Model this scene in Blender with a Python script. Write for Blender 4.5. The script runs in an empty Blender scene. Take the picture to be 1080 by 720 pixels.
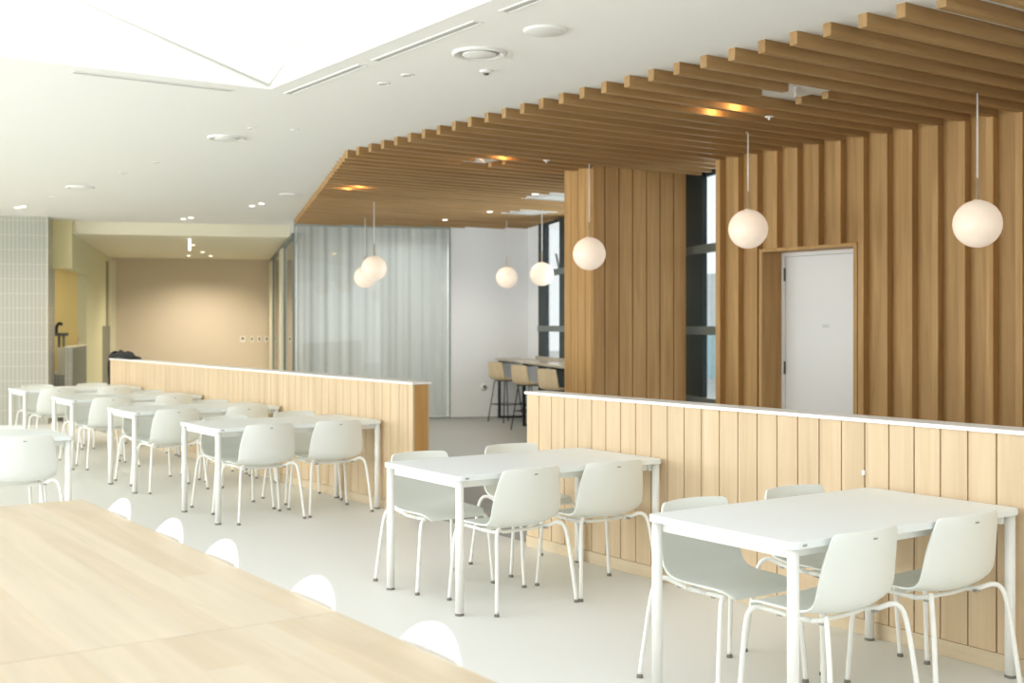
import bpy, bmesh, math, random
from mathutils import Vector, Matrix
random.seed(7)
S = bpy.context.scene
COL = S.collection
PI = math.pi

# ------------------------------------------------------------------ camera
cam_d = bpy.data.cameras.new('camera')
cam = bpy.data.objects.new('camera', cam_d); COL.objects.link(cam)
YAW = math.atan(871 / 1250)
cam.location = (0, 0, 1.53)
cam.rotation_euler = (PI / 2, 0, -YAW)
cam_d.sensor_width = 36
cam_d.lens = 1250 * 36 / 1080
cam_d.shift_y = -18 / 1080
cam_d.clip_start = .05; cam_d.clip_end = 300
cam_d.dof.use_dof = True
cam_d.dof.focus_distance = 5.6
cam_d.dof.aperture_fstop = 3.2
S.camera = cam

# ------------------------------------------------------------------ light
S.view_settings.view_transform = 'Standard'
S.view_settings.look = 'None'
S.view_settings.gamma = 1
S.view_settings.use_curve_mapping = False
S.view_settings.exposure = 0.33
S.cycles.diffuse_bounces = 7
S.cycles.max_bounces = 14
S.cycles.transparent_max_bounces = 16

w = bpy.data.worlds.new('overcast_sky'); S.world = w; w.use_nodes = True
nt = w.node_tree; bg = nt.nodes['Background']
tc = nt.nodes.new('ShaderNodeTexCoord'); sp = nt.nodes.new('ShaderNodeSeparateXYZ')
cr = nt.nodes.new('ShaderNodeValToRGB')
cr.color_ramp.elements[0].position = 0.0; cr.color_ramp.elements[0].color = (.80, .84, .86, 1)
cr.color_ramp.elements[1].position = 0.6; cr.color_ramp.elements[1].color = (.93, .97, 1.0, 1)
nt.links.new(tc.outputs['Generated'], sp.inputs[0]); nt.links.new(sp.outputs['Z'], cr.inputs[0])
nt.links.new(cr.outputs[0], bg.inputs['Color'])
bg.inputs['Strength'].default_value = 1.25


def area_light(name, loc, rot, sx, sy, energy, col=(1, 1, 1)):
    d = bpy.data.lights.new(name, 'AREA'); d.shape = 'RECTANGLE'
    d.size = sx; d.size_y = sy; d.energy = energy; d.color = col
    o = bpy.data.objects.new(name, d); COL.objects.link(o)
    o.location = loc; o.rotation_euler = rot
    return o


# daylight falling through the big roof light; left and rear area lights are unseen additions
area_light('skylight_daylight', (-.4, 3.4, 5.1), (0, 0, 0), 7.2, 8.4, 62, (1, 1, 1))
area_light('unseen_left_daylight', (-6.6, 11.0, 1.45), (0, -PI / 2, 0), 2.7, 14.0, 710, (.94, .985, 1))  # unseen area light on the open left side; no window is built
area_light('rear_fill_light', (3.4, -4.6, 1.6), (-PI / 2, 0, PI), 12.0, 2.8, 100, (.94, .985, 1))  # fill light added in front of the plain rear wall
area_light('meeting_room_fill', (10.9, 18.6, 2.9), (0, 0, 0), 3.0, 3.0, 150, (.97, .99, 1))  # fill added under the ceiling to brighten the curtain from behind
area_light('facade_daylight', (10.7, 11.6, 1.7), (0, PI / 2, -math.radians(20.86)), 2.6, 3.8, 105, (.88, .95, 1))


# ------------------------------------------------------------------ helpers
def lin(r, g, b):
    f = lambda v: (v / 255) / 12.92 if v <= 10 else ((v / 255 + .055) / 1.055) ** 2.4
    return (f(r), f(g), f(b), 1)


def mat_plain(name, col, rough=.5, metal=0.0, spec=.5, bump=0.0, bscale=60, vary=.0, vscale=1.2):
    m = bpy.data.materials.new(name); m.use_nodes = True
    nt = m.node_tree; b = nt.nodes['Principled BSDF']
    b.inputs['Base Color'].default_value = col
    b.inputs['Roughness'].default_value = rough
    b.inputs['Metallic'].default_value = metal
    b.inputs['Specular IOR Level'].default_value = spec
    if bump or vary:
        t = nt.nodes.new('ShaderNodeTexCoord')
        if bump:
            n = nt.nodes.new('ShaderNodeTexNoise'); n.inputs['Scale'].default_value = bscale
            nt.links.new(t.outputs['Object'], n.inputs['Vector'])
            bp = nt.nodes.new('ShaderNodeBump'); bp.inputs['Strength'].default_value = bump
            bp.inputs['Distance'].default_value = .002
            nt.links.new(n.outputs['Fac'], bp.inputs['Height']); nt.links.new(bp.outputs[0], b.inputs['Normal'])
        if vary:
            n = nt.nodes.new('ShaderNodeTexNoise'); n.inputs['Scale'].default_value = vscale
            n.inputs['Detail'].default_value = 4
            nt.links.new(t.outputs['Object'], n.inputs['Vector'])
            mx = nt.nodes.new('ShaderNodeMix'); mx.data_type = 'RGBA'
            mx.inputs['A'].default_value = tuple(c * (1 - vary) for c in col[:3]) + (1,)
            mx.inputs['B'].default_value = tuple(min(1, c * (1 + vary)) for c in col[:3]) + (1,)
            nt.links.new(n.outputs['Fac'], mx.inputs['Factor']); nt.links.new(mx.outputs['Result'], b.inputs['Base Color'])
    return m


def mat_wood(name, c1, c2, axis, plank=None, plank_axis=1, rough=.55, tone=.10, gscale=1.0):
    """oak veneer: noise stretched along `axis`; `plank` gives each board of that width its own tone"""
    m = bpy.data.materials.new(name); m.use_nodes = True
    nt = m.node_tree; N = nt.nodes.new; L = nt.links.new
    b = nt.nodes['Principled BSDF']; b.inputs['Roughness'].default_value = rough
    b.inputs['Specular IOR Level'].default_value = .3
    t = N('ShaderNodeTexCoord'); oi = N('ShaderNodeObjectInfo')
    off = N('ShaderNodeMath'); off.operation = 'MULTIPLY'; off.inputs[1].default_value = 37.0
    L(oi.outputs['Random'], off.inputs[0])
    sep = N('ShaderNodeSeparateXYZ'); L(t.outputs['Object'], sep.inputs[0])
    val = None
    if plank:
        d = N('ShaderNodeMath'); d.operation = 'DIVIDE'; d.inputs[1].default_value = plank
        L(sep.outputs[plank_axis], d.inputs[0])
        fl = N('ShaderNodeMath'); fl.operation = 'FLOOR'; L(d.outputs[0], fl.inputs[0])
        wn = N('ShaderNodeTexWhiteNoise'); wn.noise_dimensions = '1D'; L(fl.outputs[0], wn.inputs['W'])
        ad = N('ShaderNodeMath'); ad.operation = 'MULTIPLY_ADD'; ad.inputs[1].default_value = 23.0
        L(wn.outputs['Value'], ad.inputs[0]); L(off.outputs[0], ad.inputs[2])
        off = ad; val = wn.outputs['Value']
    else:
        val = oi.outputs['Random']
    mp = N('ShaderNodeMapping')
    sc = [14 * gscale] * 3; sc[axis] = .9 * gscale
    mp.inputs['Scale'].default_value = sc
    cb = N('ShaderNodeCombineXYZ')
    for i in range(3): L(off.outputs[0], cb.inputs[i])
    L(t.outputs['Object'], mp.inputs['Vector']); L(cb.outputs[0], mp.inputs['Location'])
    n1 = N('ShaderNodeTexNoise'); n1.inputs['Scale'].default_value = 1.0; n1.inputs['Detail'].default_value = 6
    n1.inputs['Distortion'].default_value = .6
    L(mp.outputs[0], n1.inputs['Vector'])
    mp2 = N('ShaderNodeMapping'); sc2 = [70 * gscale] * 3; sc2[axis] = 2.5 * gscale
    mp2.inputs['Scale'].default_value = sc2
    L(t.outputs['Object'], mp2.inputs['Vector']); L(cb.outputs[0], mp2.inputs['Location'])
    n2 = N('ShaderNodeTexNoise'); n2.inputs['Scale'].default_value = 1.0; n2.inputs['Detail'].default_value = 3
    L(mp2.outputs[0], n2.inputs['Vector'])
    a = N('ShaderNodeMath'); a.operation = 'MULTIPLY_ADD'; a.inputs[1].default_value = .35
    L(n2.outputs['Fac'], a.inputs[0]); L(n1.outputs['Fac'], a.inputs[2])
    rp = N('ShaderNodeMapRange'); rp.inputs['From Min'].default_value = .42; rp.inputs['From Max'].default_value = .95
    L(a.outputs[0], rp.inputs['Value'])
    mx = N('ShaderNodeMix'); mx.data_type = 'RGBA'
    mx.inputs['A'].default_value = c2; mx.inputs['B'].default_value = c1
    L(rp.outputs[0], mx.inputs['Factor'])
    hs = N('ShaderNodeHueSaturation')
    tv = N('ShaderNodeMapRange'); tv.inputs['To Min'].default_value = 1 - tone; tv.inputs['To Max'].default_value = 1 + tone
    L(val, tv.inputs['Value']); L(tv.outputs[0], hs.inputs['Value'])
    L(mx.outputs['Result'], hs.inputs['Color']); L(hs.outputs[0], b.inputs['Base Color'])
    bp = N('ShaderNodeBump'); bp.inputs['Strength'].default_value = .15; bp.inputs['Distance'].default_value = .001
    L(n2.outputs['Fac'], bp.inputs['Height']); L(bp.outputs[0], b.inputs['Normal'])
    return m


def mat_glass(name, tint=(.97, .985, .98, 1), ior=1.45):
    m = bpy.data.materials.new(name); m.use_nodes = True
    nt = m.node_tree; N = nt.nodes.new; L = nt.links.new
    for n in list(nt.nodes): nt.nodes.remove(n)
    out = N('ShaderNodeOutputMaterial'); tr = N('ShaderNodeBsdfTransparent'); gl = N('ShaderNodeBsdfGlossy')
    tr.inputs['Color'].default_value = tint; gl.inputs['Roughness'].default_value = .02
    fr = N('ShaderNodeFresnel'); ge = N('ShaderNodeNewGeometry'); mr = N('ShaderNodeMapRange')
    mr.inputs['To Min'].default_value = ior; mr.inputs['To Max'].default_value = 1 / ior      # same reflectance from either side of the thin pane
    L(ge.outputs['Backfacing'], mr.inputs['Value']); L(mr.outputs[0], fr.inputs['IOR'])
    mx = N('ShaderNodeMixShader')
    L(fr.outputs[0], mx.inputs[0]); L(tr.outputs[0], mx.inputs[1]); L(gl.outputs[0], mx.inputs[2]); L(mx.outputs[0], out.inputs[0])
    return m


def mat_emit(name, col, strength, base=(.9, .9, .88, 1)):
    m = mat_plain(name, base, .4)
    b = m.node_tree.nodes['Principled BSDF']
    b.inputs['Emission Color'].default_value = col; b.inputs['Emission Strength'].default_value = strength
    return m


def add_box(bm, x0, x1, y0, y1, z0, z1, M=None):
    vs = [bm.verts.new((x, y, z)) for z in (z0, z1) for y in (y0, y1) for x in (x0, x1)]
    if M is not None:
        for v in vs: v.co = M @ v.co
    for f in ((0, 2, 3, 1), (4, 5, 7, 6), (0, 1, 5, 4), (2, 6, 7, 3), (0, 4, 6, 2), (1, 3, 7, 5)):
        bm.faces.new([vs[i] for i in f])
    return vs


def smooth_path(pts, sub=5):
    P = [Vector(p) for p in pts]; out = []
    for i in range(len(P) - 1):
        p0 = P[max(i - 1, 0)]; p1 = P[i]; p2 = P[i + 1]; p3 = P[min(i + 2, len(P) - 1)]
        for k in range(sub):
            t = k / sub
            out.append(.5 * ((2 * p1) + (p2 - p0) * t + (2 * p0 - 5 * p1 + 4 * p2 - p3) * t * t + (3 * p1 - p0 - 3 * p2 + p3) * t ** 3))
    out.append(P[-1]); return out


def add_tube(bm, pts, r, seg=10, smooth=0, caps=True):
    P = smooth_path(pts, smooth) if smooth else [Vector(p) for p in pts]
    rs = r if isinstance(r, (list, tuple)) else [r] * len(P)
    T = [(P[min(i + 1, len(P) - 1)] - P[max(i - 1, 0)]).normalized() for i in range(len(P))]
    n = T[0].orthogonal().normalized(); rings = []
    for i, p in enumerate(P):
        n = (n - T[i] * n.dot(T[i])).normalized(); bnm = T[i].cross(n)
        rings.append([bm.verts.new(p + rs[i] * (math.cos(2 * PI * k / seg) * n + math.sin(2 * PI * k / seg) * bnm)) for k in range(seg)])
    for a, b in zip(rings, rings[1:]):
        for k in range(seg):
            f = bm.faces.new((a[k], a[(k + 1) % seg], b[(k + 1) % seg], b[k])); f.smooth = True
    if caps:
        bm.faces.new(rings[0][::-1]); bm.faces.new(rings[-1])


def add_lathe(bm, prof, seg=24, c=(0, 0, 0)):
    rings = []
    for r, z in prof:
        if r < 1e-6: rings.append([bm.verts.new((c[0], c[1], c[2] + z))])
        else: rings.append([bm.verts.new((c[0] + r * math.cos(2 * PI * k / seg), c[1] + r * math.sin(2 * PI * k / seg), c[2] + z)) for k in range(seg)])
    for a, b in zip(rings, rings[1:]):
        for k in range(seg):
            k2 = (k + 1) % seg
            if len(a) == 1 and len(b) == 1: continue
            if len(a) == 1: f = bm.faces.new((a[0], b[k2], b[k]))
            elif len(b) == 1: f = bm.faces.new((a[k], a[k2], b[0]))
            else: f = bm.faces.new((a[k], a[k2], b[k2], b[k]))
            f.smooth = True


def add_prism(bm, outline, z0, z1):
    a = [bm.verts.new((x, y, z0)) for x, y in outline]; b = [bm.verts.new((x, y, z1)) for x, y in outline]
    n = len(a); bm.faces.new(a[::-1]); bm.faces.new(b)
    for i in range(n): bm.faces.new((a[i], a[(i + 1) % n], b[(i + 1) % n], b[i]))


def round_rect(x0, x1, y0, y1, r, seg=6):
    o = []
    for cx, cy, a0 in ((x1 - r, y1 - r, 0), (x0 + r, y1 - r, 90), (x0 + r, y0 + r, 180), (x1 - r, y0 + r, 270)):
        for k in range(seg + 1):
            a = math.radians(a0 + 90 * k / seg); o.append((cx + r * math.cos(a), cy + r * math.sin(a)))
    return o


def obj(name, bm, mat, parent=None, bevel=0, loc=None, rotz=None):
    bmesh.ops.recalc_face_normals(bm, faces=bm.faces)
    me = bpy.data.meshes.new(name); bm.to_mesh(me); bm.free()
    me.materials.append(mat)
    o = bpy.data.objects.new(name, me); COL.objects.link(o)
    if parent: o.parent = parent
    if loc: o.location = loc
    if rotz is not None: o.rotation_euler = (0, 0, rotz)
    if bevel:
        md = o.modifiers.new('bevel', 'BEVEL'); md.width = bevel; md.segments = 2; md.limit_method = 'ANGLE'
    return o


def tag(o, label, cat, group=None, kind=None):
    if label: o['label'] = label
    if cat: o['category'] = cat
    if group: o['group'] = group
    if kind: o['kind'] = kind
    return o


def thing(name, label, cat, loc=(0, 0, 0), rotz=0, group=None):
    o = bpy.data.objects.new(name, None); COL.objects.link(o)
    o.empty_display_size = .2
    o.location = loc; o.rotation_euler = (0, 0, rotz)
    return tag(o, label, cat, group)


def struct(name, bm, mat, label=None, bevel=0, loc=None, rotz=None):
    o = obj(name, bm, mat, None, bevel, loc, rotz); o['kind'] = 'structure'
    if label: o['label'] = label
    return o


def dup(root, loc, rotz, label, group=None):
    r = root.copy(); COL.objects.link(r); r.location = loc; r.rotation_euler = (0, 0, rotz); r['label'] = label
    if group: r['group'] = group
    for ch in list(root.children):
        c = ch.copy(); COL.objects.link(c); c.parent = r
        for g in list(ch.children):
            d = g.copy(); COL.objects.link(d); d.parent = c
    return r


def BX(*args, M=None):
    bm = bmesh.new()
    for a in args: add_box(bm, *a, M=M)
    return bm


# frame of the rear wing, turned about 21 degrees: u along its back wall, v away from the dining room
TH = math.radians(20.86)
CX, CY = 7.864, 17.301
WING = -TH


def WL(u, v):
    return (CX + u * math.cos(TH) + v * math.sin(TH), CY - u * math.sin(TH) + v * math.cos(TH))


# ------------------------------------------------------------------ materials
M_floor = mat_plain('pale_resin_floor', lin(226, 226, 221), .42, spec=.35, vary=.025, vscale=.7)
M_floor2 = mat_plain('grey_floor', lin(160, 162, 160), .45, spec=.35, vary=.04, vscale=.8)
M_ceil = mat_plain('ceiling_paint', lin(240, 239, 234), .85, spec=.2)
M_soffit = mat_plain('warm_soffit_paint', lin(226, 219, 196), .85, spec=.2)
M_white = mat_plain('white_wall_paint', lin(236, 238, 240), .8, spec=.2)
M_beige = mat_plain('beige_wall_paint', lin(208, 196, 178), .8, spec=.2)
M_green = mat_plain('soft_green_paint', lin(206, 202, 168), .8, spec=.2)
M_yellow = mat_plain('yellow_paint', lin(222, 200, 138), .8, spec=.2)
M_cream = mat_plain('cream_paint', lin(222, 218, 198), .7, spec=.25)
M_boxp = mat_plain('cream_yellow_paint', lin(226, 215, 168), .8, spec=.2)
M_greyp = mat_plain('grey_paint', lin(128, 127, 114), .7, spec=.25)
M_oak = mat_wood('oak_batten', lin(196, 158, 104), lin(166, 127, 76), 2)
M_oakx = mat_wood('oak_beam', lin(180, 146, 100), lin(155, 121, 76), 0, tone=.05)
M_oakcol = mat_wood('oak_column_board', lin(196, 157, 104), lin(168, 128, 78), 2, plank=.187, plank_axis=0, tone=.06)
M_oakback = mat_wood('oak_backing', lin(192, 155, 102), lin(164, 126, 76), 2, plank=.2395, plank_axis=1, tone=.05)
M_pale = mat_wood('pale_oak_board', lin(217, 194, 161), lin(202, 176, 140), 2, plank=.1432, plank_axis=1, tone=.05)
M_pale_shaded = mat_wood('pale_oak_shaded_end', lin(212, 168, 108), lin(192, 146, 86), 2)  # same oak as the fronts, with the end's shade put into the colour
M_groove = mat_plain('dark_groove', lin(84, 56, 30), .9)
M_base = mat_wood('pale_oak_skirting', lin(216, 199, 170), lin(204, 184, 152), 1, tone=.02)
M_stool = mat_wood('stool_plywood', lin(216, 198, 166), lin(202, 181, 146), 2)
M_cap = mat_plain('white_stone_cap', lin(240, 238, 234), .35, vary=.02, vscale=4)
M_top = mat_plain('white_laminate', lin(234, 239, 238), .38, spec=.4, vary=.01, vscale=3)
M_leg = mat_plain('white_powder_coat', lin(240, 239, 233), .35, spec=.4, bump=.05)
M_shell = mat_plain('white_polypropylene', lin(233, 235, 229), .5, spec=.35, bump=.12, bscale=400)
M_shell2 = mat_plain('bright_white_shell', lin(243, 243, 240), .45, spec=.4, bump=.05, bscale=300)
M_foot = mat_plain('grey_rubber', lin(122, 118, 110), .6)
M_dark = mat_plain('dark_plastic', lin(92, 92, 88), .5)
M_slot = mat_plain('grey_moulding', lin(158, 157, 151), .5)
M_black = mat_plain('black_metal', lin(24, 30, 30), .5)
M_frame = mat_plain('dark_window_frame', lin(30, 44, 44), .5, spec=.4)
M_bar = mat_plain('grey_window_rail', lin(112, 122, 118), .5)
M_gframe = mat_plain('satin_steel_frame', lin(150, 156, 150), .4)
M_glass = mat_glass('clear_glass')
M_counter = mat_plain('bar_counter_laminate', lin(176, 166, 148), .22, spec=.6)
M_globe = mat_emit('opal_glass_lit', (1, .87, .73, 1), .34, lin(234, 214, 192))
M_brass = mat_plain('champagne_metal', lin(214, 196, 168), .35, metal=.3)
M_lit = mat_emit('lit_diffuser', (1, .93, .8, 1), 3.0)
M_warm = mat_emit('warm_lit_diffuser', (1, .62, .3, 1), 6.0)
M_fit = mat_plain('white_ceiling_fitting', lin(232, 231, 226), .5)
M_shadow = mat_plain('grey_vent_throat', lin(190, 189, 184), .7)
M_cloth = mat_plain('black_jacket_cloth', lin(22, 24, 26), .9, bump=.4, bscale=90)


def mat_tile():
    m = bpy.data.materials.new('stacked_grey_tile'); m.use_nodes = True
    nt = m.node_tree; N = nt.nodes.new; L = nt.links.new; b = nt.nodes['Principled BSDF']
    b.inputs['Roughness'].default_value = .35
    t = N('ShaderNodeTexCoord'); s = N('ShaderNodeSeparateXYZ'); L(t.outputs['Object'], s.inputs[0])
    ad = N('ShaderNodeMath'); ad.operation = 'ADD'; L(s.outputs[0], ad.inputs[0]); L(s.outputs[1], ad.inputs[1])

    def grid(sock, size, gap):
        d = N('ShaderNodeMath'); d.operation = 'DIVIDE'; d.inputs[1].default_value = size; L(sock, d.inputs[0])
        f = N('ShaderNodeMath'); f.operation = 'FRACT'; L(d.outputs[0], f.inputs[0])
        c = N('ShaderNodeMath'); c.operation = 'LESS_THAN'; c.inputs[1].default_value = gap / size; L(f.outputs[0], c.inputs[0])
        return c.outputs[0]
    g1 = grid(ad.outputs[0], .058, .009); g2 = grid(s.outputs[2], .222, .008)
    mxm = N('ShaderNodeMath'); mxm.operation = 'MAXIMUM'; L(g1, mxm.inputs[0]); L(g2, mxm.inputs[1])
    mx = N('ShaderNodeMix'); mx.data_type = 'RGBA'
    mx.inputs['A'].default_value = lin(162, 161, 149); mx.inputs['B'].default_value = lin(188, 186, 174)
    L(mxm.outputs[0], mx.inputs['Factor']); L(mx.outputs['Result'], b.inputs['Base Color'])
    return m


M_tile = mat_tile()


def mat_butcher():
    m = bpy.data.materials.new('beech_butcher_block'); m.use_nodes = True
    nt = m.node_tree; N = nt.nodes.new; L = nt.links.new; b = nt.nodes['Principled BSDF']
    b.inputs['Roughness'].default_value = .42; b.inputs['Specular IOR Level'].default_value = .35
    t = N('ShaderNodeTexCoord'); mp = N('ShaderNodeMapping')
    mp.inputs['Rotation'].default_value = (0, 0, PI / 2)
    L(t.outputs['Object'], mp.inputs['Vector'])
    br = N('ShaderNodeTexBrick'); br.offset = .37; br.squash = 1
    br.inputs['Scale'].default_value = 1; br.inputs['Brick Width'].default_value = .95
    br.inputs['Row Height'].default_value = .098; br.inputs['Mortar Size'].default_value = .0
    br.inputs['Color1'].default_value = lin(206, 192, 168); br.inputs['Color2'].default_value = lin(198, 181, 152)
    br.inputs['Bias'].default_value = 0
    L(mp.outputs[0], br.inputs['Vector'])
    mp2 = N('ShaderNodeMapping'); mp2.inputs['Scale'].default_value = (16, 1.1, 16); L(t.outputs['Object'], mp2.inputs['Vector'])
    n = N('ShaderNodeTexNoise'); n.inputs['Scale'].default_value = 1; n.inputs['Detail'].default_value = 6
    n.inputs['Distortion'].default_value = 1.0
    L(mp2.outputs[0], n.inputs['Vector'])
    mr = N('ShaderNodeMapRange'); mr.inputs['From Min'].default_value = .3; mr.inputs['From Max'].default_value = .7
    mr.inputs['To Min'].default_value = .93; mr.inputs['To Max'].default_value = 1.05
    L(n.outputs['Fac'], mr.inputs['Value'])
    hs = N('ShaderNodeHueSaturation'); L(br.outputs['Color'], hs.inputs['Color']); L(mr.outputs[0], hs.inputs['Value'])
    L(hs.outputs[0], b.inputs['Base Color'])
    return m


M_butcher = mat_butcher()


def mat_curtain():
    m = bpy.data.materials.new('sheer_curtain'); m.use_nodes = True
    nt = m.node_tree; N = nt.nodes.new; L = nt.links.new
    for n in list(nt.nodes): nt.nodes.remove(n)
    out = N('ShaderNodeOutputMaterial'); d = N('ShaderNodeBsdfDiffuse'); tl = N('ShaderNodeBsdfTranslucent')
    d.inputs['Color'].default_value = lin(208, 207, 203); tl.inputs['Color'].default_value = lin(206, 207, 203)
    t = N('ShaderNodeTexCoord'); n = N('ShaderNodeTexNoise'); n.inputs['Scale'].default_value = 500
    L(t.outputs['Object'], n.inputs['Vector'])
    bp = N('ShaderNodeBump'); bp.inputs['Strength'].default_value = .1; L(n.outputs['Fac'], bp.inputs['Height'])
    L(bp.outputs[0], d.inputs['Normal'])
    mx = N('ShaderNodeMixShader'); mx.inputs[0].default_value = .3
    L(d.outputs[0], mx.inputs[1]); L(tl.outputs[0], mx.inputs[2]); L(mx.outputs[0], out.inputs[0])
    return m


M_curtain = mat_curtain()

# ------------------------------------------------------------------ room shell
ZC = 3.175          # white ceiling
ZB = 3.10           # underside of the timber beams
struct('floor', BX((-6, 4.845, -5, 30, -.1, 0)), M_floor, 'pale grey resin floor of the dining area')
FL2 = bmesh.new(); add_prism(FL2, [(4.845, -5), (8.6, -5), (8.6, 8.2), WL(3.98, -8.3), WL(3.98, .2), WL(3.0, .2), WL(3.0, 9), (4.845, 30)], -.1, 0)
struct('wall_near', BX((-6, 8.6, -5, -4.85, 0, 3.175)), M_white, 'plain white wall behind the viewpoint')
struct('floor_aisle', FL2, M_floor2, 'darker grey floor of the aisle beyond the low partitions')

SX, SY = 3.353, 7.777       # inner corner of the roof light
bm = bmesh.new()
add_prism(bm, [(SX, -5), (8.4, -5), (8.4, 8.2), WL(3.98, -8.3), WL(3.98, .2), WL(3.0, .2), WL(3.0, 9), (SX, 30)], ZC, ZC + .25)
add_box(bm, -6, SX, SY, 30, ZC, ZC + .25)
add_box(bm, -6, -4.2, -5, SY, ZC, ZC + .25)
add_box(bm, -4.2, SX, -5, -1.0, ZC, ZC + .25)
struct('ceiling', bm, M_ceil, 'white plaster ceiling with a large roof light opening')
bm = bmesh.new()
add_box(bm, SX, SX + .1, -1, SY + .1, ZC + .25, 5.2)
add_box(bm, -4.2, SX, SY, SY + .1, ZC + .25, 5.2)
add_box(bm, -4.3, -4.2, -1, SY + .1, ZC + .25, 5.2)
add_box(bm, -4.2, SX, -1.1, -1, ZC + .25, 5.2)
M_well = mat_plain('roof_light_white', lin(246, 246, 243), .7, spec=.2)
struct('skylight_well', bm, M_well, 'bright white upstand of the roof light')
bm = bmesh.new()
add_tube(bm, [(3.353, SY - .012, 3.20), (.75, SY - .012, 3.995)], .008, 8)
struct('trim_1', bm, M_fit, 'thin sloping rib on the far side of the roof light')
bm = bmesh.new()
add_tube(bm, [(SX - .012, SY, 3.20), (SX - .012, 5.6, 4.06)], .006, 8)
struct('trim_2', bm, M_fit, 'thin sloping rib on the right side of the roof light')

# rear wing: far wall, side wall, soffit, pillar
VB = 1.0
wl = dict(loc=(CX, CY, 0), rotz=WING)
ZS = 2.97
struct('ceiling_soffit', BX((-9, 0.0, VB, 8.2, ZS, ZC - .001)), M_soffit, 'lowered soffit in front of the beige wall', **wl)
struct('wall_far', BX((-3.45, .25, 8.0, 8.15, 0, ZS)), M_beige, 'beige end wall of the corridor', **wl)
struct('wall_left', BX((-3.55, -3.405, 3.06, 8.0, 0, ZS), (-3.55, -3.405, VB, 3.06, 2.41, ZS)), M_green, 'soft green side wall beside the serving hatch', **wl)
struct('wall_hatch', BX((-7.5, -3.55, 3.06, 3.2, 0, ZS)), M_yellow, 'yellow wall behind the serving counter', **wl)
struct('trim_3', BX((-9, -3.405, VB - .12, VB, 2.41, ZC)), M_boxp, 'cream bulkhead above the serving counter', **wl)
struct('trim_4', BX((-3.404, -3.38, 7.75, 8.0, 0, ZS), (-3.38, -3.30, 7.95, 8.0, 0, 2.92)), M_cream, 'cream door casing at the end of the side wall', **wl)
bm = BX((-3.404, -3.392, 6.1, 7.7, 0, 1.5))
struct('trim_5', bm, M_greyp, 'grey lower wall panel at the end of the side wall', **wl)
bm = BX((-3.404, -3.39, 6.9, 7.25, 1.5, 2.85))
struct('trim_6', bm, M_greyp, 'narrow dark strip above the grey wall panel', **wl)
p = thing('tiled_pillar', 'thick pillar of narrow grey tiles at the left edge', 'pillar', (*WL(-4.65, .33), 0), WING)
p['kind'] = 'structure'
obj('tile_cladding', BX((-.957, .957, 0, .85, 0, ZC)), M_tile, p)
obj('corner_strip', BX((.953, .962, -.004, .01, 0, ZC)), M_cream, p)

# white back wall + return + glazed facade
ZW = ZC
struct('wall_back', BX((2.51, 3.97, 0, .15, 0, ZW), (3.82, 3.97, -.71, 0, 0, ZW)), M_white, 'white wall behind the bar stools', **wl)
struct('baseboard_back', BX((2.51, 3.815, -.006, 0, 0, .02)), M_floor2, 'thin grey skirting under the white wall', **wl)
bm = bmesh.new(); add_lathe(bm, [(0, .0), (.055, .0), (.06, .008), (0, .012)], 20)
bmesh.ops.rotate(bm, verts=bm.verts, matrix=Matrix.Rotation(PI / 2, 3, 'X'))
t = thing('wall_socket', 'round white wall socket low on the white wall beside the bar stools', 'socket', (*WL(3.06, -.001), .50), WING)
obj('plate', bm, M_fit, t)
bm = bmesh.new(); add_lathe(bm, [(0, 0), (.02, 0), (.02, .006), (0, .007)], 14)
bmesh.ops.rotate(bm, verts=bm.verts, matrix=Matrix.Rotation(PI / 2, 3, 'X'))
obj('outlet_hole', bm, M_black, t, loc=(.015, -.012, .012))


def window(name, label, v0, v1, glass, dark):
    t = thing(name, label, None, (CX, CY, 0), WING); t['kind'] = 'structure'
    u = 3.82
    bm = bmesh.new()
    for a, b in dark: add_box(bm, u - .02, u + .03, a, b, 0, ZC)
    add_box(bm, u, u + .04, v0, v1, ZC - .09, ZC - .002); add_box(bm, u, u + .04, v0, v1, 0, .1)
    obj('window_frame', bm, M_frame, t)
    bm = bmesh.new()
    for z in (.72, 1.47, 2.33): add_box(bm, u - .035, u + .03, v0, v1, z - .05, z + .04)
    obj('window_rail', bm, M_bar, t)
    for a, b in glass:
        obj('window_pane', BX((u + .012, u + .018, a, b, .1, ZC - .09)), M_glass, t)
    return t


window('window_1', 'tall dark-framed window behind the bar counter', -2.6, -.71, [(-1.9, -1.16)], [(-1.16, -.71), (-2.6, -1.9)])
window('window_2', 'tall narrow dark-framed window between timber column and slatted wall', -8.3, -6.8, [(-8.3, -7.3)], [(-7.3, -6.84)])
window('window_3', 'glazed facade hidden behind the timber column', -6.8, -2.6, [(-6.7, -2.7)], [(-6.84, -6.7), (-4.8, -4.6), (-2.7, -2.6)])
bm = bmesh.new(); add_tube(bm, [(3.93, -1.28, 2.62), (3.93, -1.9, 1.75)], .018, 8)
o = obj('window_brace', bm, M_frame, None, **wl); tag(o, 'thin dark slanting brace seen through the window by the bar', 'brace')

# glass partitions with curtains
wg = struct('wall_glass', BX((.0, .022, -.012, .012, 0, ZB), (2.485, 2.51, -.012, .012, 0, ZB), (.0, 2.51, -.02, .02, 0, .03), (0, 2.51, -.02, .02, ZB - .02, ZC)), M_gframe,
       'slim grey frame of the curtained glass partition', **wl)
obj('glass_pane', BX((.022, 2.485, -.006, .006, .03, ZB - .02)), M_glass, wg)


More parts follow.
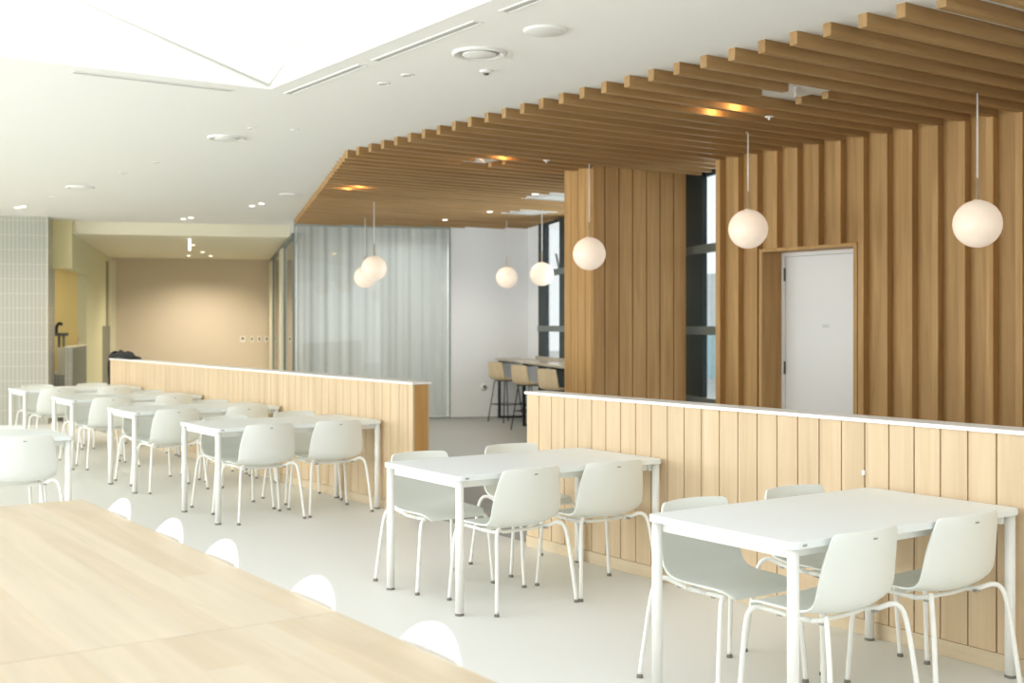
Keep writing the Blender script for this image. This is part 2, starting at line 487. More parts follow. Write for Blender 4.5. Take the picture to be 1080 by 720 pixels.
def curtain_bm(u0, u1, n, amp, z0, z1, seed=1, axis='u', v=0.0):
    rnd = random.Random(seed); bm = bmesh.new(); cols = []
    ph = [rnd.uniform(0, 6.28) for _ in range(5)]
    for i in range(n + 1):
        s = u0 + (u1 - u0) * i / n
        d = amp * (math.sin(s * 24 + ph[0] + 2.2 * math.sin(s * 4.3 + ph[1])) + .35 * math.sin(s * 53 + ph[2] + 2 * math.sin(s * 3.1)) + .7 * math.sin(s * 9 + ph[3]))
        col = []
        for z, k in ((z0, 1.15), (z0 + .9, 1.0), (z0 + 1.9, .85), (z1, .7)):
            col.append(bm.verts.new((s, v + d * k, z) if axis == 'u' else (v + d * k, s, z)))
        cols.append(col)
    for a, b in zip(cols, cols[1:]):
        for k in range(3):
            f = bm.faces.new((a[k], b[k], b[k + 1], a[k + 1])); f.smooth = True
    return bm


c = obj('sheer_curtain', curtain_bm(.06, 2.50, 420, .015, .03, ZC - .02, 3, v=.16), M_curtain, None, **wl)
tag(c, 'long white sheer curtain in soft folds behind the glass partition', 'curtain')
# side glass partition of the same room, running away along the corridor
bm = bmesh.new()
for a, b in ((.0, .04), (2.55, 2.6), (3.62, 3.68), (6.8, 6.85)): add_box(bm, -.02, .02, a, b, 0, ZS)
add_box(bm, -.03, .02, 0, 8, ZS - .07, ZC - .205)
wgs = struct('wall_glass_side', bm, M_bar, 'grey frame of the glass partition along the corridor', **wl)
bm = BX((-.05, .0, 2.6, 3.62, 0, ZS - .07), (-.05, .0, 6.85, 7.9, 0, ZS - .07))
struct('trim_7', bm, M_cream, 'cream posts between the corridor glass panes', **wl)
for a, b in ((.04, 2.55), (3.68, 6.8)):
    obj('glass_pane', BX((-.006, .006, a, b, 0, ZS - .07)), M_glass, wgs)
c = obj('corridor_curtain', curtain_bm(.26, 7.8, 500, .02, .03, ZS - .05, 5, axis='v', v=.14), M_curtain, None, **wl)
tag(c, 'white sheer curtain behind the corridor glass', 'curtain')
struct('wall_meeting', BX((.2, 6, 7.9, 8.0, 0, ZC), (2.55, 2.7, .15, 8, 0, ZC)), M_white, 'plain walls of the room behind the curtains', **wl)

# ------------------------------------------------------------------ slatted wall on the right, with the door
XW, DY = 8.075, .2395
Y00 = 4.055
door_y0, door_y1, door_z = 6.556, 7.587, 2.19
bm = bmesh.new()
add_box(bm, XW + .07, XW + .12, .5, door_y0 - .02, 0, ZC); add_box(bm, XW + .07, XW + .12, door_y1 + .02, 8.24, 0, ZC)
add_box(bm, XW + .07, XW + .12, door_y0 - .02, door_y1 + .02, door_z + .015, ZC)
struct('wall_right', bm, M_oakback, 'oak backing of the slatted wall')
bm = BX((XW - .001, XW + .30, door_y1 - .0, door_y1 + .04, 0, door_z + .03), (XW - .001, XW + .30, door_y0 - .04, door_y0, 0, door_z + .03),
        (XW - .001, XW + .30, door_y0, door_y1, door_z, door_z + .03))
struct('trim_8', bm, M_oak, 'oak lining of the door recess', bevel=.002)
d = thing('door_1', 'plain white door recessed in the slatted oak wall', None, (XW + .26, (door_y0 + door_y1) / 2, 0)); d['kind'] = 'structure'
hw = (door_y1 - door_y0) / 2
obj('door_frame', BX((-.005, .06, hw - .04, hw, 0, door_z), (-.005, .06, -hw, -hw + .04, 0, door_z), (-.005, .06, -hw + .04, hw - .04, door_z - .035, door_z)), M_fit, d, .002)
M_door = mat_plain('white_door_leaf', lin(226, 226, 223), .45)
obj('door_leaf', BX((.004, .05, -hw + .044, hw - .044, .01, door_z - .039)), M_door, d, .002)
for z in (1.99, 1.13):
    bm = bmesh.new(); add_tube(bm, [(-.008, hw - .042, z - .06), (-.008, hw - .042, z + .06)], .009, 8); obj('hinge', bm, M_dark, d)
obj('door_plate', BX((.0, .005, -.035, .035, 1.50, 1.53)), mat_plain('pale_sign_plate', lin(206, 206, 204), .5), d)
# battens
k = -12
while True:
    y = Y00 + DY * k
    if y > 8.2: break
    if y > .6:
        in_door = (y + .06 > door_y0 - .01) and (y < door_y1 + .01)
        bm = BX((0, .0699, 0, .058, (door_z + .03) if in_door else 0, ZB - .002))
        o = obj('wall_batten', bm, M_oak, None, .002, loc=(XW, y, 0))
        if in_door: tag(o, 'short vertical oak batten above the white door', 'batten', 'short battens over the door')
        else: tag(o, 'full-height vertical oak batten on the slatted wall', 'batten', 'battens of the slatted wall')
    k += 1

# timber column
t = thing('timber_column', 'square oak-boarded column between the two tall windows', 'column', (7.486, 9.324, 0))
bm = bmesh.new()
xs = [0, .16, .347, .53, .72, .905, 1.10, 1.283]
for a, b in zip(xs, xs[1:]): add_box(bm, a + .006, b - .006, 0, .02, 0, ZC - .001)
obj('front_boards', bm, M_oakcol, t, .003)
bm = bmesh.new()
ys = [.0, .12, .24, .36, .471]
for a, b in zip(ys, ys[1:]): add_box(bm, 0, .02, a + .003 + (.019 if a == 0 else 0), b - .003, 0, ZC - .001)
obj('side_boards', bm, M_oak, t, .003)
obj('core', BX((.012, 1.283, .012, .471, 0, ZC - .002)), M_groove, t)

# ceiling beams
def beam_x(y):
    x0 = 5.105 if y < 10.06 else 5.105 + (y - 10.06) * .3812
    if y < 8.3: x1 = XW + .0695
    elif y < 9.28: x1 = 11.433 - (15.94 - y) * .3818 - .06
    elif y < 9.8: x1 = 7.48
    else: x1 = 11.433 - (15.94 - y) * .3818 - .06
    x1b = 7.864 + (17.301 - y) / .3819 - .08
    return x0, min(x1, x1b)


cuts = [(6.10, 6.50, 5.40, 5.80), (6.24, 6.58, 9.5, 9.9), (9.47, 10.05, 13.2, 13.95), (8.55, 9.25, 11.4, 12.15)]
GB = 'oak beams of the slatted ceiling'
k = -13
while True:
    y = Y00 + DY * k
    if y > 17.05: break
    x0, x1 = beam_x(y + .03)
    segs = [(x0, x1)]
    for cx0, cx1, cy0, cy1 in cuts:
        if cy0 < y < cy1:
            segs = [s for a, b in segs for s in ((a, min(b, cx0)), (max(a, cx1), b)) if s[1] - s[0] > .03]
    if x1 - x0 > .1:
        bm = bmesh.new()
        for a, b in segs: add_box(bm, a - x0, b - x0, 0, .055, 0, ZC - ZB - .0005)
        o = obj('ceiling_beam', bm, M_oakx, None, .0015, loc=(x0, y, ZB))
        tag(o, 'long square oak beam of the slatted timber ceiling' if len(segs) == 1 else 'oak ceiling beam interrupted by a white ceiling fitting', 'beam', GB if len(segs) == 1 else 'interrupted oak ceiling beams')
    k += 1

# ------------------------------------------------------------------ low partitions
DX = 4.766


def partition(y0, y1, label):
    t = thing('low_partition', label, 'partition', (DX, y0, 0))
    L_ = y1 - y0; pw = .1432
    bm = bmesh.new(); y = L_
    while y > 0.001:
        a = max(0, y - pw)
        add_box(bm, 0.0, .018, a + .0032, y - .0032, .075, 1.048); y = a
    obj('front_boards', bm, M_pale, t, .0025)
    bm = bmesh.new(); y = L_
    while y > 0.001:
        a = max(0, y - pw); add_box(bm, .138, .156, a + .0025, y - .0025, .075, 1.048); y = a
    obj('back_boards', bm, M_pale, t, .0025)
    obj('end_panel', BX((.019, .137, .0, .018, .075, 1.048), (.019, .137, L_ - .018, L_, .075, 1.048)), M_pale_shaded, t)
    obj('core', BX((.010, .146, .006, L_ - .006, .0, 1.047)), M_groove, t)
    obj('skirting', BX((-.004, .012, .0, L_, 0, .074), (.144, .160, .0, L_, 0, .074)), M_base, t, .002)
    obj('cap', BX((-.012, .168, -.012, L_ + .012, 1.048, 1.068)), M_cap, t, .003)
    return t


partition(1.2, 6.664, 'pale oak boarded low partition beside the two nearest white tables')
partition(8.226, 16.47, 'pale oak boarded low partition behind the farther row of white tables')
bm = BX((-.012, 0, -.008, .008, -.012, .012))
o = obj('cable_clip', bm, M_fit, None, .002, loc=(DX, 3.80, .80)); tag(o, 'tiny white clip on the boards of the near partition', 'clip')

# ------------------------------------------------------------------ white tables
def make_table():
    t = thing('dining_table', '', 'table')
    hx, hy = .72, .405
    bm = bmesh.new(); add_prism(bm, round_rect(-hx, hx, -hy, hy, .035), .706, .735)
    obj('tabletop', bm, M_top, t, .003)
    obj('apron', BX((-hx + .07, hx - .07, -hy + .07, -hy + .095, .664, .706), (-hx + .07, hx - .07, hy - .095, hy - .07, .664, .706),
                    (-hx + .045, -hx + .07, -hy + .05, hy - .05, .664, .706), (hx - .07, hx - .045, -hy + .05, hy - .05, .664, .706)), M_leg, t, .002)
    for sx in (-1, 1):
        for sy in (-1, 1):
            x, y = sx * (hx - .033), sy * (hy - .033)
            bm = bmesh.new(); add_lathe(bm, [(0, .012), (.0225, .012), (.0225, .706), (0, .706)], 20, (x, y, 0))
            lg = obj('leg', bm, M_leg, t)
            bm = bmesh.new(); add_lathe(bm, [(0, 0), (.024, 0), (.024, .008), (.018, .0125), (0, .0125)], 16, (x, y, 0))
            obj('foot_pad', bm, M_foot, lg)
    obj('edge_clip', BX((-hx + .048, -hx + .070, -hy - .002, -hy + .004, .716, .724)), M_slot, t, .001)
    return t


T0 = make_table()
TX = 3.305 + .72
GT = None
tables = [
    (TX, 2.95, 'nearest white rectangular table, in the right foreground against the near partition'),
    (TX, 5.24, 'second white table, reaching the gap between the two partitions'),
    (TX, 8.69, 'first white table along the far partition, nearest to its oak end panel'),
    (TX, 10.74, 'second white table from the end of the far partition'),
    (TX, 12.86, 'third white table from the end of the far partition'),
    (TX, 14.99, 'farthest white table, last in the row near the tiled pillar'),
    (2.265 - .72, 8.70, 'white table cut by the left picture edge, behind the long wooden tables'),
]
for i, (x, y, lb) in enumerate(tables):
    if i == 0: T0.location = (x, y + .405, 0); T0['label'] = lb
    else: dup(T0, (x, y + .405, 0), 0, lb)

# ------------------------------------------------------------------ four-leg shell chairs (local +y = front)
def shell_grid(prof, nu=18):
    """prof: list of (y, z, halfwidth, wrap_y, dish_z)"""
    bm = bmesh.new(); rows = []
    for (y, z, hw, wy, dz) in prof:
        row = []
        for i in range(nu + 1):
            u = -1 + 2 * i / nu
            row.append(bm.verts.new((hw * u, y + wy * u * u, z + dz * abs(u) ** 2.4)))
        rows.append(row)
    for a, b in zip(rows, rows[1:]):
        for i in range(nu):
            f = bm.faces.new((a[i], a[i + 1], b[i + 1], b[i])); f.smooth = True
    return bm


def lerp_prof(keys, n):
    P = smooth_path([k[:3] for k in keys], n); Q = smooth_path([(k[3], k[4], 0) for k in keys], n)
    return [(p.x, p.y, p.z, q.x, q.y) for p, q in zip(P, Q)]


def make_chair():
    t = thing('shell_chair', '', 'chair')
    keys = [(.232, .408, .172, 0, .0), (.226, .424, .192, 0, .002), (.19, .436, .208, 0, .006), (.10, .436, .217, 0, .010), (.0, .429, .222, 0, .018),
            (-.07, .429, .226, .006, .024), (-.122, .441, .231, .018, .030), (-.158, .475, .234, .032, .026), (-.179, .535, .233, .042, .012),
            (-.194, .61, .225, .046, .004), (-.207, .675, .213, .046, 0), (-.218, .725, .200, .045, 0), (-.222, .746, .191, .045, -.001), (-.2245, .757, .176, .041, -.003)]
    bm = shell_grid(lerp_prof(keys, 3))
    # round the upper corners of the back
    o = obj('seat_shell', bm, M_shell, t)
    md = o.modifiers.new('thickness', 'SOLIDIFY'); md.thickness = .009; md.offset = 0
    md = o.modifiers.new('bevel', 'BEVEL'); md.width = .003; md.segments = 2; md.limit_method = 'ANGLE'; md.angle_limit = math.radians(50)
    bm = bmesh.new(); add_prism(bm, round_rect(-.012, .012, -.0035, .0035, .003, 4), 0, .002)
    o = obj('back_slot', bm, M_slot, t, loc=(0, -.2225, .724)); o.rotation_euler = (PI / 2 - .12, 0, 0)
    r = .0105
    for sx in (-1, 1):
        # rear leg: up, arching over and in under the shell
        bm = bmesh.new()
        add_tube(bm, [(sx * .272, -.235, .012), (sx * .262, -.222, .13), (sx * .249, -.205, .28), (sx * .238, -.188, .385), (sx * .222, -.172, .428), (sx * .196, -.150, .437), (sx * .170, -.115, .420), (sx * .158, -.05, .405)], r, 10, 4)
        lg = obj('leg', bm, M_leg, t)
        bm = bmesh.new(); add_lathe(bm, [(0, 0), (.0145, 0), (.0145, .005), (.0115, .016), (0, .016)], 12, (sx * .272, -.235, 0)); obj('foot', bm, M_foot, lg)
        # front leg
        bm = bmesh.new()
        add_tube(bm, [(sx * .262, .225, .012), (sx * .252, .222, .13), (sx * .240, .217, .28), (sx * .230, .212, .37), (sx * .216, .203, .405), (sx * .188, .19, .415), (sx * .168, .15, .411), (sx * .158, .06, .405)], r, 10, 4)
        lg = obj('leg', bm, M_leg, t)
        bm = bmesh.new(); add_lathe(bm, [(0, 0), (.0145, 0), (.0145, .005), (.0115, .016), (0, .016)], 12, (sx * .262, .225, 0)); obj('foot', bm, M_foot, lg)
        bm = bmesh.new(); add_tube(bm, [(sx * .158, -.055, .405), (sx * .158, .065, .405)], r, 10); obj('side_rail', bm, M_leg, t)
        obj('glide_block', BX((sx * .158 - .012, sx * .158 + .012, .092, .112, .393, .401)), M_slot, t, .002)
        obj('glide_block', BX((sx * .160 - .012, sx * .160 + .012, -.112, -.092, .399, .410)), M_slot, t, .002)
    bm = bmesh.new(); add_tube(bm, [(-.158, -.05, .406), (-.08, -.06, .402), (.08, -.06, .402), (.158, -.05, .406)], .009, 8, 3); obj('cross_bar', bm, M_leg, t)
    bm = bmesh.new(); add_tube(bm, [(-.158, .06, .406), (.158, .06, .406)], .009, 8); obj('cross_bar', bm, M_leg, t)
    return t


CH = make_chair()
first = [True]


def chair(x, y, deg, label):
    if first[0]:
        first[0] = False
        CH.location = (x, y, 0); CH.rotation_euler = (0, 0, math.radians(deg)); CH['label'] = label; return CH
    return dup(CH, (x, y, 0), math.radians(deg), label)


who = ['the nearest white table', 'the second white table', 'the first far-row table', 'the second far-row table',
       'the third far-row table', 'the farthest white table']
pos = [
    [(3.665, 3.10, 2), (4.320, 3.098, -2), (3.665, 3.665, 180), (4.335, 3.69, 179)],
    [(3.745, 5.380, 2), (4.340, 5.375, -3), (3.650, 6.035, 181), (4.370, 6.11, 178)],
    [(3.730, 8.84, 0), (4.335, 8.845, -2), (3.740, 9.42, 180), (4.430, 9.56, 180)],
    [(3.700, 10.88, 1), (4.390, 10.89, 0), (3.720, 11.50, 180), (4.400, 11.55, 181)],
    [(3.730, 13.00, 0), (4.400, 13.00, 1), (3.720, 13.62, 179), (4.420, 13.68, 180)],
    [(3.700, 15.13, 0), (4.380, 15.13, 0), (3.690, 15.75, 180), (4.390, 15.80, 180)],
]
role = ['white shell chair, back to us, left of the near pair at %s', 'white shell chair, back to us, right of the near pair at %s',
        'white shell chair facing us across %s, left of the far pair', 'white shell chair facing us across %s, right of the far pair']
for wname, ps in zip(who, pos):
    for (x, y, a), rl in zip(ps, role): chair(x, y, a, rl % wname)
chair(1.915, 8.84, 0, 'white shell chair with its back to us, cut by the left picture edge')
chair(1.93, 9.44, 180, 'white shell chair facing us behind the table at the left picture edge')

# ------------------------------------------------------------------ long wooden tables in the foreground
def wood_table(y0, y1, label):
    t = thing('communal_table', label, 'table', (.88, (y0 + y1) / 2, 0))
    hy = (y1 - y0) / 2 - .0015; hx = .60
    bm = BX((-hx, hx, -hy, hy, .697, .735)); obj('tabletop', bm, M_butcher, t, .003)
    obj('apron', BX((-hx + .08, hx - .08, -hy + .06, -hy + .085, .62, .697), (-hx + .08, hx - .08, hy - .085, hy - .06, .62, .697),
                    (-hx + .08, -hx + .105, -hy + .085, hy - .085, .62, .697), (hx - .105, hx - .08, -hy + .085, hy - .085, .62, .697)), M_leg, t)
    for sx in (-1, 1):
        for sy in (-1, 1):
            obj('leg', BX((sx * (hx - .11) - .03, sx * (hx - .11) + .03, sy * (hy - .09) - .03, sy * (hy - .09) + .03, 0, .62)), M_leg, t, .003)
    return t


wood_table(.40, 2.965, 'nearest pale wooden communal table, filling the lower left corner')
wood_table(2.965, 5.54, 'pale wooden communal table butted end to end behind the nearest one')


def make_round_chair():
    t = thing('round_back_chair', '', 'chair')
    bm = bmesh.new(); R = .185; rows = []
    n = 22
    for j in range(17):                      # disc-shaped back, gently wrapped
        z = .795 - R + R * math.sin(PI / 2 - PI * .80 * j / 16)
        hw = max(R * math.cos(PI / 2 - PI * .80 * j / 16), .012) if j < 9 else R * (1 - .05 * (j - 8) / 8)
        row = []
        lean = -.02 - (z - .45) * .17
        for i in range(n + 1):
            u = -1 + 2 * i / n
            row.append(bm.verts.new((hw * u, lean - .03 + .16 * (hw * u) ** 2 / R, z)))
        rows.append(row)
    for a, b in zip(rows, rows[1:]):
        for i in range(n):
            f = bm.faces.new((a[i], a[i + 1], b[i + 1], b[i])); f.smooth = True
    o = obj('back_shell', bm, M_shell2, t); md = o.modifiers.new('thickness', 'SOLIDIFY'); md.thickness = .012; md.offset = 0
    bm = bmesh.new(); add_tube(bm, [(-.11, .02, .448), (-.12, -.05, .53), (-.115, -.075, .62)], .01, 8, 4); add_tube(bm, [(.11, .02, .448), (.12, -.05, .53), (.115, -.075, .62)], .01, 8, 4)
    obj('back_stem', bm, M_leg, t)
    bm = bmesh.new(); add_lathe(bm, [(0, .440), (.17, .440), (.195, .447), (.2, .456), (.18, .462), (0, .456)], 28, (0, .17, 0)); obj('seat', bm, M_shell2, t)
    for sx in (-1, 1):
        for sy in (-1, 1):
            bm = bmesh.new(); add_tube(bm, [(sx * .12, .17 + sy * .12, .44), (sx * .19, .17 + sy * .19, 0.0)], .011, 10); obj('leg', bm, M_leg, t)
    return t


RC = make_round_chair()
rlab = ['farthest of the white round-backed chairs tucked against the wooden tables', 'second farthest white round-backed chair tucked against the wooden tables',
        'middle one of the five white round-backed chairs along the wooden tables', 'white round-backed chair just beyond the joint of the wooden tables',
        'nearest white round-backed chair, at the bottom edge beside the nearest wooden table']
for i, (y, dx) in enumerate(((5.04, 0), (4.41, 0), (3.875, 0), (3.16, .0), (2.50, 0))):
    if i == 0: RC.location = (1.415, y, 0); RC.rotation_euler = (0, 0, PI / 2); RC['label'] = rlab[0]
    else: dup(RC, (1.415 + dx, y, 0), PI / 2, rlab[i])

# ------------------------------------------------------------------ pendants
def make_pendant(x, y, zc, label, first=None):
    t = thing('globe_pendant', label, 'pendant lamp', (x, y, zc))
    R = .161
    bm = bmesh.new(); bmesh.ops.create_uvsphere(bm, u_segments=40, v_segments=24, radius=R)
    for f in bm.faces: f.smooth = True
    obj('globe_shade', bm, M_globe, t)
    bm = bmesh.new(); add_lathe(bm, [(0, R - .006), (.03, R - .004), (.03, R + .004), (.008, R + .012), (.008, R + .15), (0, R + .15)], 16); obj('stem', bm, M_brass, t)
    bm = bmesh.new(); add_tube(bm, [(0, 0, R + .14), (0, 0, ZB - zc + .003)], .006, 8); obj('cord', bm, M_fit, t)
    bm = bmesh.new(); add_lathe(bm, [(0, ZB - zc - .0), (.027, ZB - zc), (.027, ZB - zc + .02), (0, ZB - zc + .02)], 18)
    obj('ceiling_rose', bm, M_oakx, t)
    d = bpy.data.lights.new('pendant_glow', 'POINT'); d.energy = 5; d.color = (1, .9, .78); d.shadow_soft_size = .17
    return t


make_pendant(7.19, 4.793, 2.212, 'white globe pendant hanging nearest, at the right edge before the slatted wall')
make_pendant(7.178, 6.899, 2.315, 'white globe pendant hanging left of the white door')
make_pendant(7.26, 9.095, 2.222, 'white globe pendant in front of the oak column')
make_pendant(9.608, 13.073, 2.218, 'white globe pendant against the dark window frame left of the column')
make_pendant(10.228, 14.817, 2.243, 'small far white globe pendant in front of the white wall')
make_pendant(7.244, 13.494, 2.248, 'white globe pendant in front of the curtain, the nearer of an overlapping two')
make_pendant(8.235, 15.619, 2.231, 'white globe pendant half hidden behind another before the curtain')

# ------------------------------------------------------------------ ceiling fittings
def round_vent(x, y, r, label, ring):
    t = thing('round_ceiling_vent', label, 'ceiling vent', (x, y, ZC))
    bm = bmesh.new()
    if ring:
        add_lathe(bm, [(r, 0), (r, -.012), (r * .93, -.02), (r * .74, -.004), (r * .74, .0), (r, 0)], 40); obj('rim', bm, M_fit, t)
        bm = bmesh.new(); add_lathe(bm, [(0, -.002), (r * .76, -.002), (r * .76, -.0), (0, 0)], 32); obj('throat', bm, M_shadow, t)
        bm = bmesh.new(); add_lathe(bm, [(0, -.022), (r * .58, -.02), (r * .64, -.014), (r * .6, -.006), (0, -.006)], 36); obj('centre_disc', bm, M_fit, t)
    else:
        add_lathe(bm, [(r, 0), (r, -.008), (r * .92, -.014), (0, -.016)], 40); obj('cover_disc', bm, M_fit, t)
    return t


round_vent(3.94, 6.0, .165, 'round white ceiling vent with a ring, nearest to the roof light corner', True)
round_vent(3.94, 5.33, .122, 'flat round white ceiling cover beside the timber ceiling edge', False)
round_vent(3.90, 9.99, .165, 'round white ceiling vent in the middle of the white ceiling', True)
round_vent(3.87, 14.6, .165, 'round white ceiling vent far back, toward the tiled pillar', True)
round_vent(6.285, 13.914, .15, 'flat round white ceiling cover close to the corner of the timber ceiling', False)


def slot(x0, y0, x1, y1, label):
    t = thing('slot_diffuser', label, 'air diffuser', ((x0 + x1) / 2, (y0 + y1) / 2, ZC), math.atan2(y1 - y0, x1 - x0))
    h = math.hypot(x1 - x0, y1 - y0) / 2
    obj('diffuser_frame', BX((-h, h, -.035, -.022, -.006, 0), (-h, h, .022, .035, -.006, 0), (-h, -h + .012, -.022, .022, -.006, 0), (h - .012, h, -.022, .022, -.006, 0)), M_fit, t)
    obj('diffuser_slot', BX((-h + .012, h - .012, -.022, .022, -.002, 0)), M_shadow, t)


slot(2.06, 7.97, 3.16, 7.97, 'long white slot diffuser in the ceiling beyond the roof light')
slot(3.52, 7.84, 3.52, 6.70, 'first white slot diffuser beside the right edge of the roof light, at its corner')
slot(3.53, 6.55, 3.53, 5.38, 'middle white slot diffuser beside the right edge of the roof light')
slot(3.53, 5.14, 3.53, 4.0, 'nearest white slot diffuser, cut by the top picture edge')


def downlight(x, y, z, label, group, lit, r=.045, watt=0):
    t = thing('downlight', label, 'downlight', (x, y, z), 0, group)
    bm = bmesh.new(); add_lathe(bm, [(r, 0), (r, -.006), (r * .8, -.009), (r * .72, -.004), (r * .72, 0)], 20); obj('trim_ring', bm, M_fit, t)
    bm = bmesh.new(); add_lathe(bm, [(0, -.003), (r * .72, -.003), (r * .72, 0), (0, 0)], 18); obj('lens', bm, M_lit if lit else M_shadow, t, loc=(0, 0, -.011) if lit else None)
    if watt:
        d = bpy.data.lights.new('downlight_beam', 'SPOT'); d.energy = watt; d.color = (1, .88, .70); d.shadow_soft_size = .05
        d.spot_size = math.radians(150); d.spot_blend = .8
        l = bpy.data.objects.new('downlight_beam', d); COL.objects.link(l); l.location = (x, y, z - .02)


GD = 'lit downlights in the far white ceiling'
for x, y in ((6.42, 15.496), (6.40, 15.12), (6.33, 18.0), (6.36, 17.75)):
    downlight(x, y, ZC, 'small lit downlight in the white ceiling left of the curtain', GD, True, .05, 60)
for x, y in ((3.806, 17.6), (3.842, 17.4)):
    downlight(x, y, ZC, 'small lit downlight in the white ceiling before the tiled pillar', 'lit downlights before the tiled pillar', True, .05, 60)
for x, y in ((3.911, 7.142), (3.905, 6.808)):
    downlight(x, y, ZC, 'small unlit downlight of the pair beyond the ringed vent by the roof light', 'unlit downlights near the roof light', False, .045)
for x, y in ((3.893, 9.395), (4.227, 9.28)):
    downlight(x, y, ZC, 'small unlit ceiling fitting beside the middle round vent', 'unlit fittings by the middle vent', False, .035)
for x, y in ((3.915, 11.93), (3.889, 12.95), (3.869, 15.87)):
    downlight(x, y, ZC, 'small unlit ceiling fitting in the row toward the tiled pillar', 'unlit fittings toward the pillar', False, .05)
for u, v in ((-1.6, 3.2), (-1.45, 5.3), (-1.75, 6.6), (-1.3, 6.6)):
    downlight(*WL(u, v), ZS, 'small lit downlight in the soffit before the beige wall', 'lit downlights in the far soffit', True, .05, 150)
t = thing('ceiling_spotlight', 'small white spotlight on a stem below the far soffit', 'spotlight', (*WL(-1.62, 1.6), ZS))
bm = bmesh.new(); add_lathe(bm, [(0, -.012), (.05, -.012), (.05, 0), (0, 0)], 16); obj('base_plate', bm, M_fit, t)
bm = bmesh.new(); add_tube(bm, [(0, 0, -.01), (0, 0, -.2)], .018, 10); obj('spot_body', bm, M_lit, t)
o = thing('smoke_detector', 'tiny dark-centred detector on the ceiling between round vent and timber beams', 'detector', (4.258, 6.402, ZC))
bm = bmesh.new(); add_lathe(bm, [(.045, 0), (.045, -.008), (.02, -.02), (.02, 0)], 18); obj('housing', bm, M_fit, o)
bm = bmesh.new(); add_lathe(bm, [(0, -.03), (.016, -.028), (.018, -.012), (0, -.012)], 12); obj('sensor', bm, M_dark, o)

# lamps hidden between the beams: warm glow on the beam sides
GW = 'warm downlights recessed between beams'


def beam_lamp(x, y, label, group):
    k = math.floor((y - Y00) / DY); yc = Y00 + DY * k + .055 + .13
    t = thing('recessed_lamp', label, 'downlight', (x, yc, ZC), 0, group)
    bm = bmesh.new(); add_lathe(bm, [(.04, 0), (.04, -.02), (.034, -.022), (.034, 0)], 18); obj('lamp_housing', bm, M_fit, t)
    bm = bmesh.new(); add_lathe(bm, [(0, -.012), (.034, -.012), (.034, 0), (0, 0)], 16); obj('lens', bm, M_warm, t)
    d = bpy.data.lights.new('warm_lamp', 'POINT'); d.energy = 1.0; d.color = (1, .55, .22); d.shadow_soft_size = .03
    l = bpy.data.objects.new('warm_lamp', d); COL.objects.link(l); l.location = (x, yc, ZC - .05)


for x, y in ((6.328, 6.36), (6.331, 6.12)): beam_lamp(x, y, 'warm recessed lamp between the oak beams left of the white door', 'warm lamps between the beams left of the door')
for x, y in ((6.369, 9.38), (6.393, 9.13)): beam_lamp(x, y, 'warm recessed lamp between the oak beams beside the oak column', 'warm lamps between the beams by the column')
for x, y in ((6.33, 12.4), (6.36, 12.15)): beam_lamp(x, y, 'warm recessed lamp between the oak beams at their far left end', 'warm lamps between the far left beams')


def sprinkler(x, y, label):
    t = thing('ceiling_sprinkler', label, 'sprinkler', (x, y, ZB))
    bm = bmesh.new(); add_lathe(bm, [(.0, .001), (.034, .001), (.03, -.006), (.012, -.01), (0, -.01)], 18); obj('cover_plate', bm, M_fit, t)
    bm = bmesh.new(); add_lathe(bm, [(0, -.009), (.008, -.009), (.01, -.024), (0, -.025)], 10); obj('nozzle', bm, M_fit, t)


yb = lambda y: Y00 + DY * round((y - Y00) / DY) + .0275
sprinkler(6.715, yb(6.268), 'small white sprinkler under the beams left of the white door')
sprinkler(6.751, yb(9.163), 'small white sprinkler under the beams beside the oak column')
for x, y in ((8.356, 11.573), (9.146, 13.56), (9.30, 15.15)):
    downlight(x, yb(y), ZB, 'small pale disc light under the far beams above the bar', 'disc lights under the far beams', True, .05, 60)
for (x0, x1, y0, y1), lb in zip(cuts, ('square white ceiling hatch in the cut beams above the white door', 'small square white ceiling hatch in the cut beams by the oak column',
                                       'white ceiling air unit in the beams before the white wall', 'white ceiling air unit half hidden behind the oak column')):
    t = thing('ceiling_hatch' if x1 - x0 < .5 else 'air_cassette', lb, 'ceiling hatch' if x1 - x0 < .5 else 'air unit', ((x0 + x1) / 2, (y0 + y1) / 2, ZB))
    hx, hy = (x1 - x0) / 2 - .01, (y1 - y0) / 2 + (.02 if x1 - x0 < .5 else -.06)
    if x1 - x0 < .5:
        obj('hatch_panel', BX((-hx, hx, -hy, hy, .045, ZC - ZB)), M_fit, t, .003)
        bm = bmesh.new(); add_tube(bm, [(-hx * .6, -hy * .4, .04), (0, 0, .028), (hx * .6, hy * .5, .04)], .012, 8, 5); obj('pull_strap', bm, M_fit, t)
    else:
        obj('grille_panel', BX((-hx, hx, -hy, hy, .004, ZC - ZB)), M_fit, t, .006)
        obj('louvre', BX((-hx + .06, hx - .06, -hy + .05, -hy + .09, -.002, .006), (-hx + .06, hx - .06, hy - .09, hy - .05, -.002, .006),
                         (-hx + .05, -hx + .09, -hy + .1, hy - .1, -.002, .006), (hx - .09, hx - .05, -hy + .1, hy - .1, -.002, .006)), M_shadow, t)

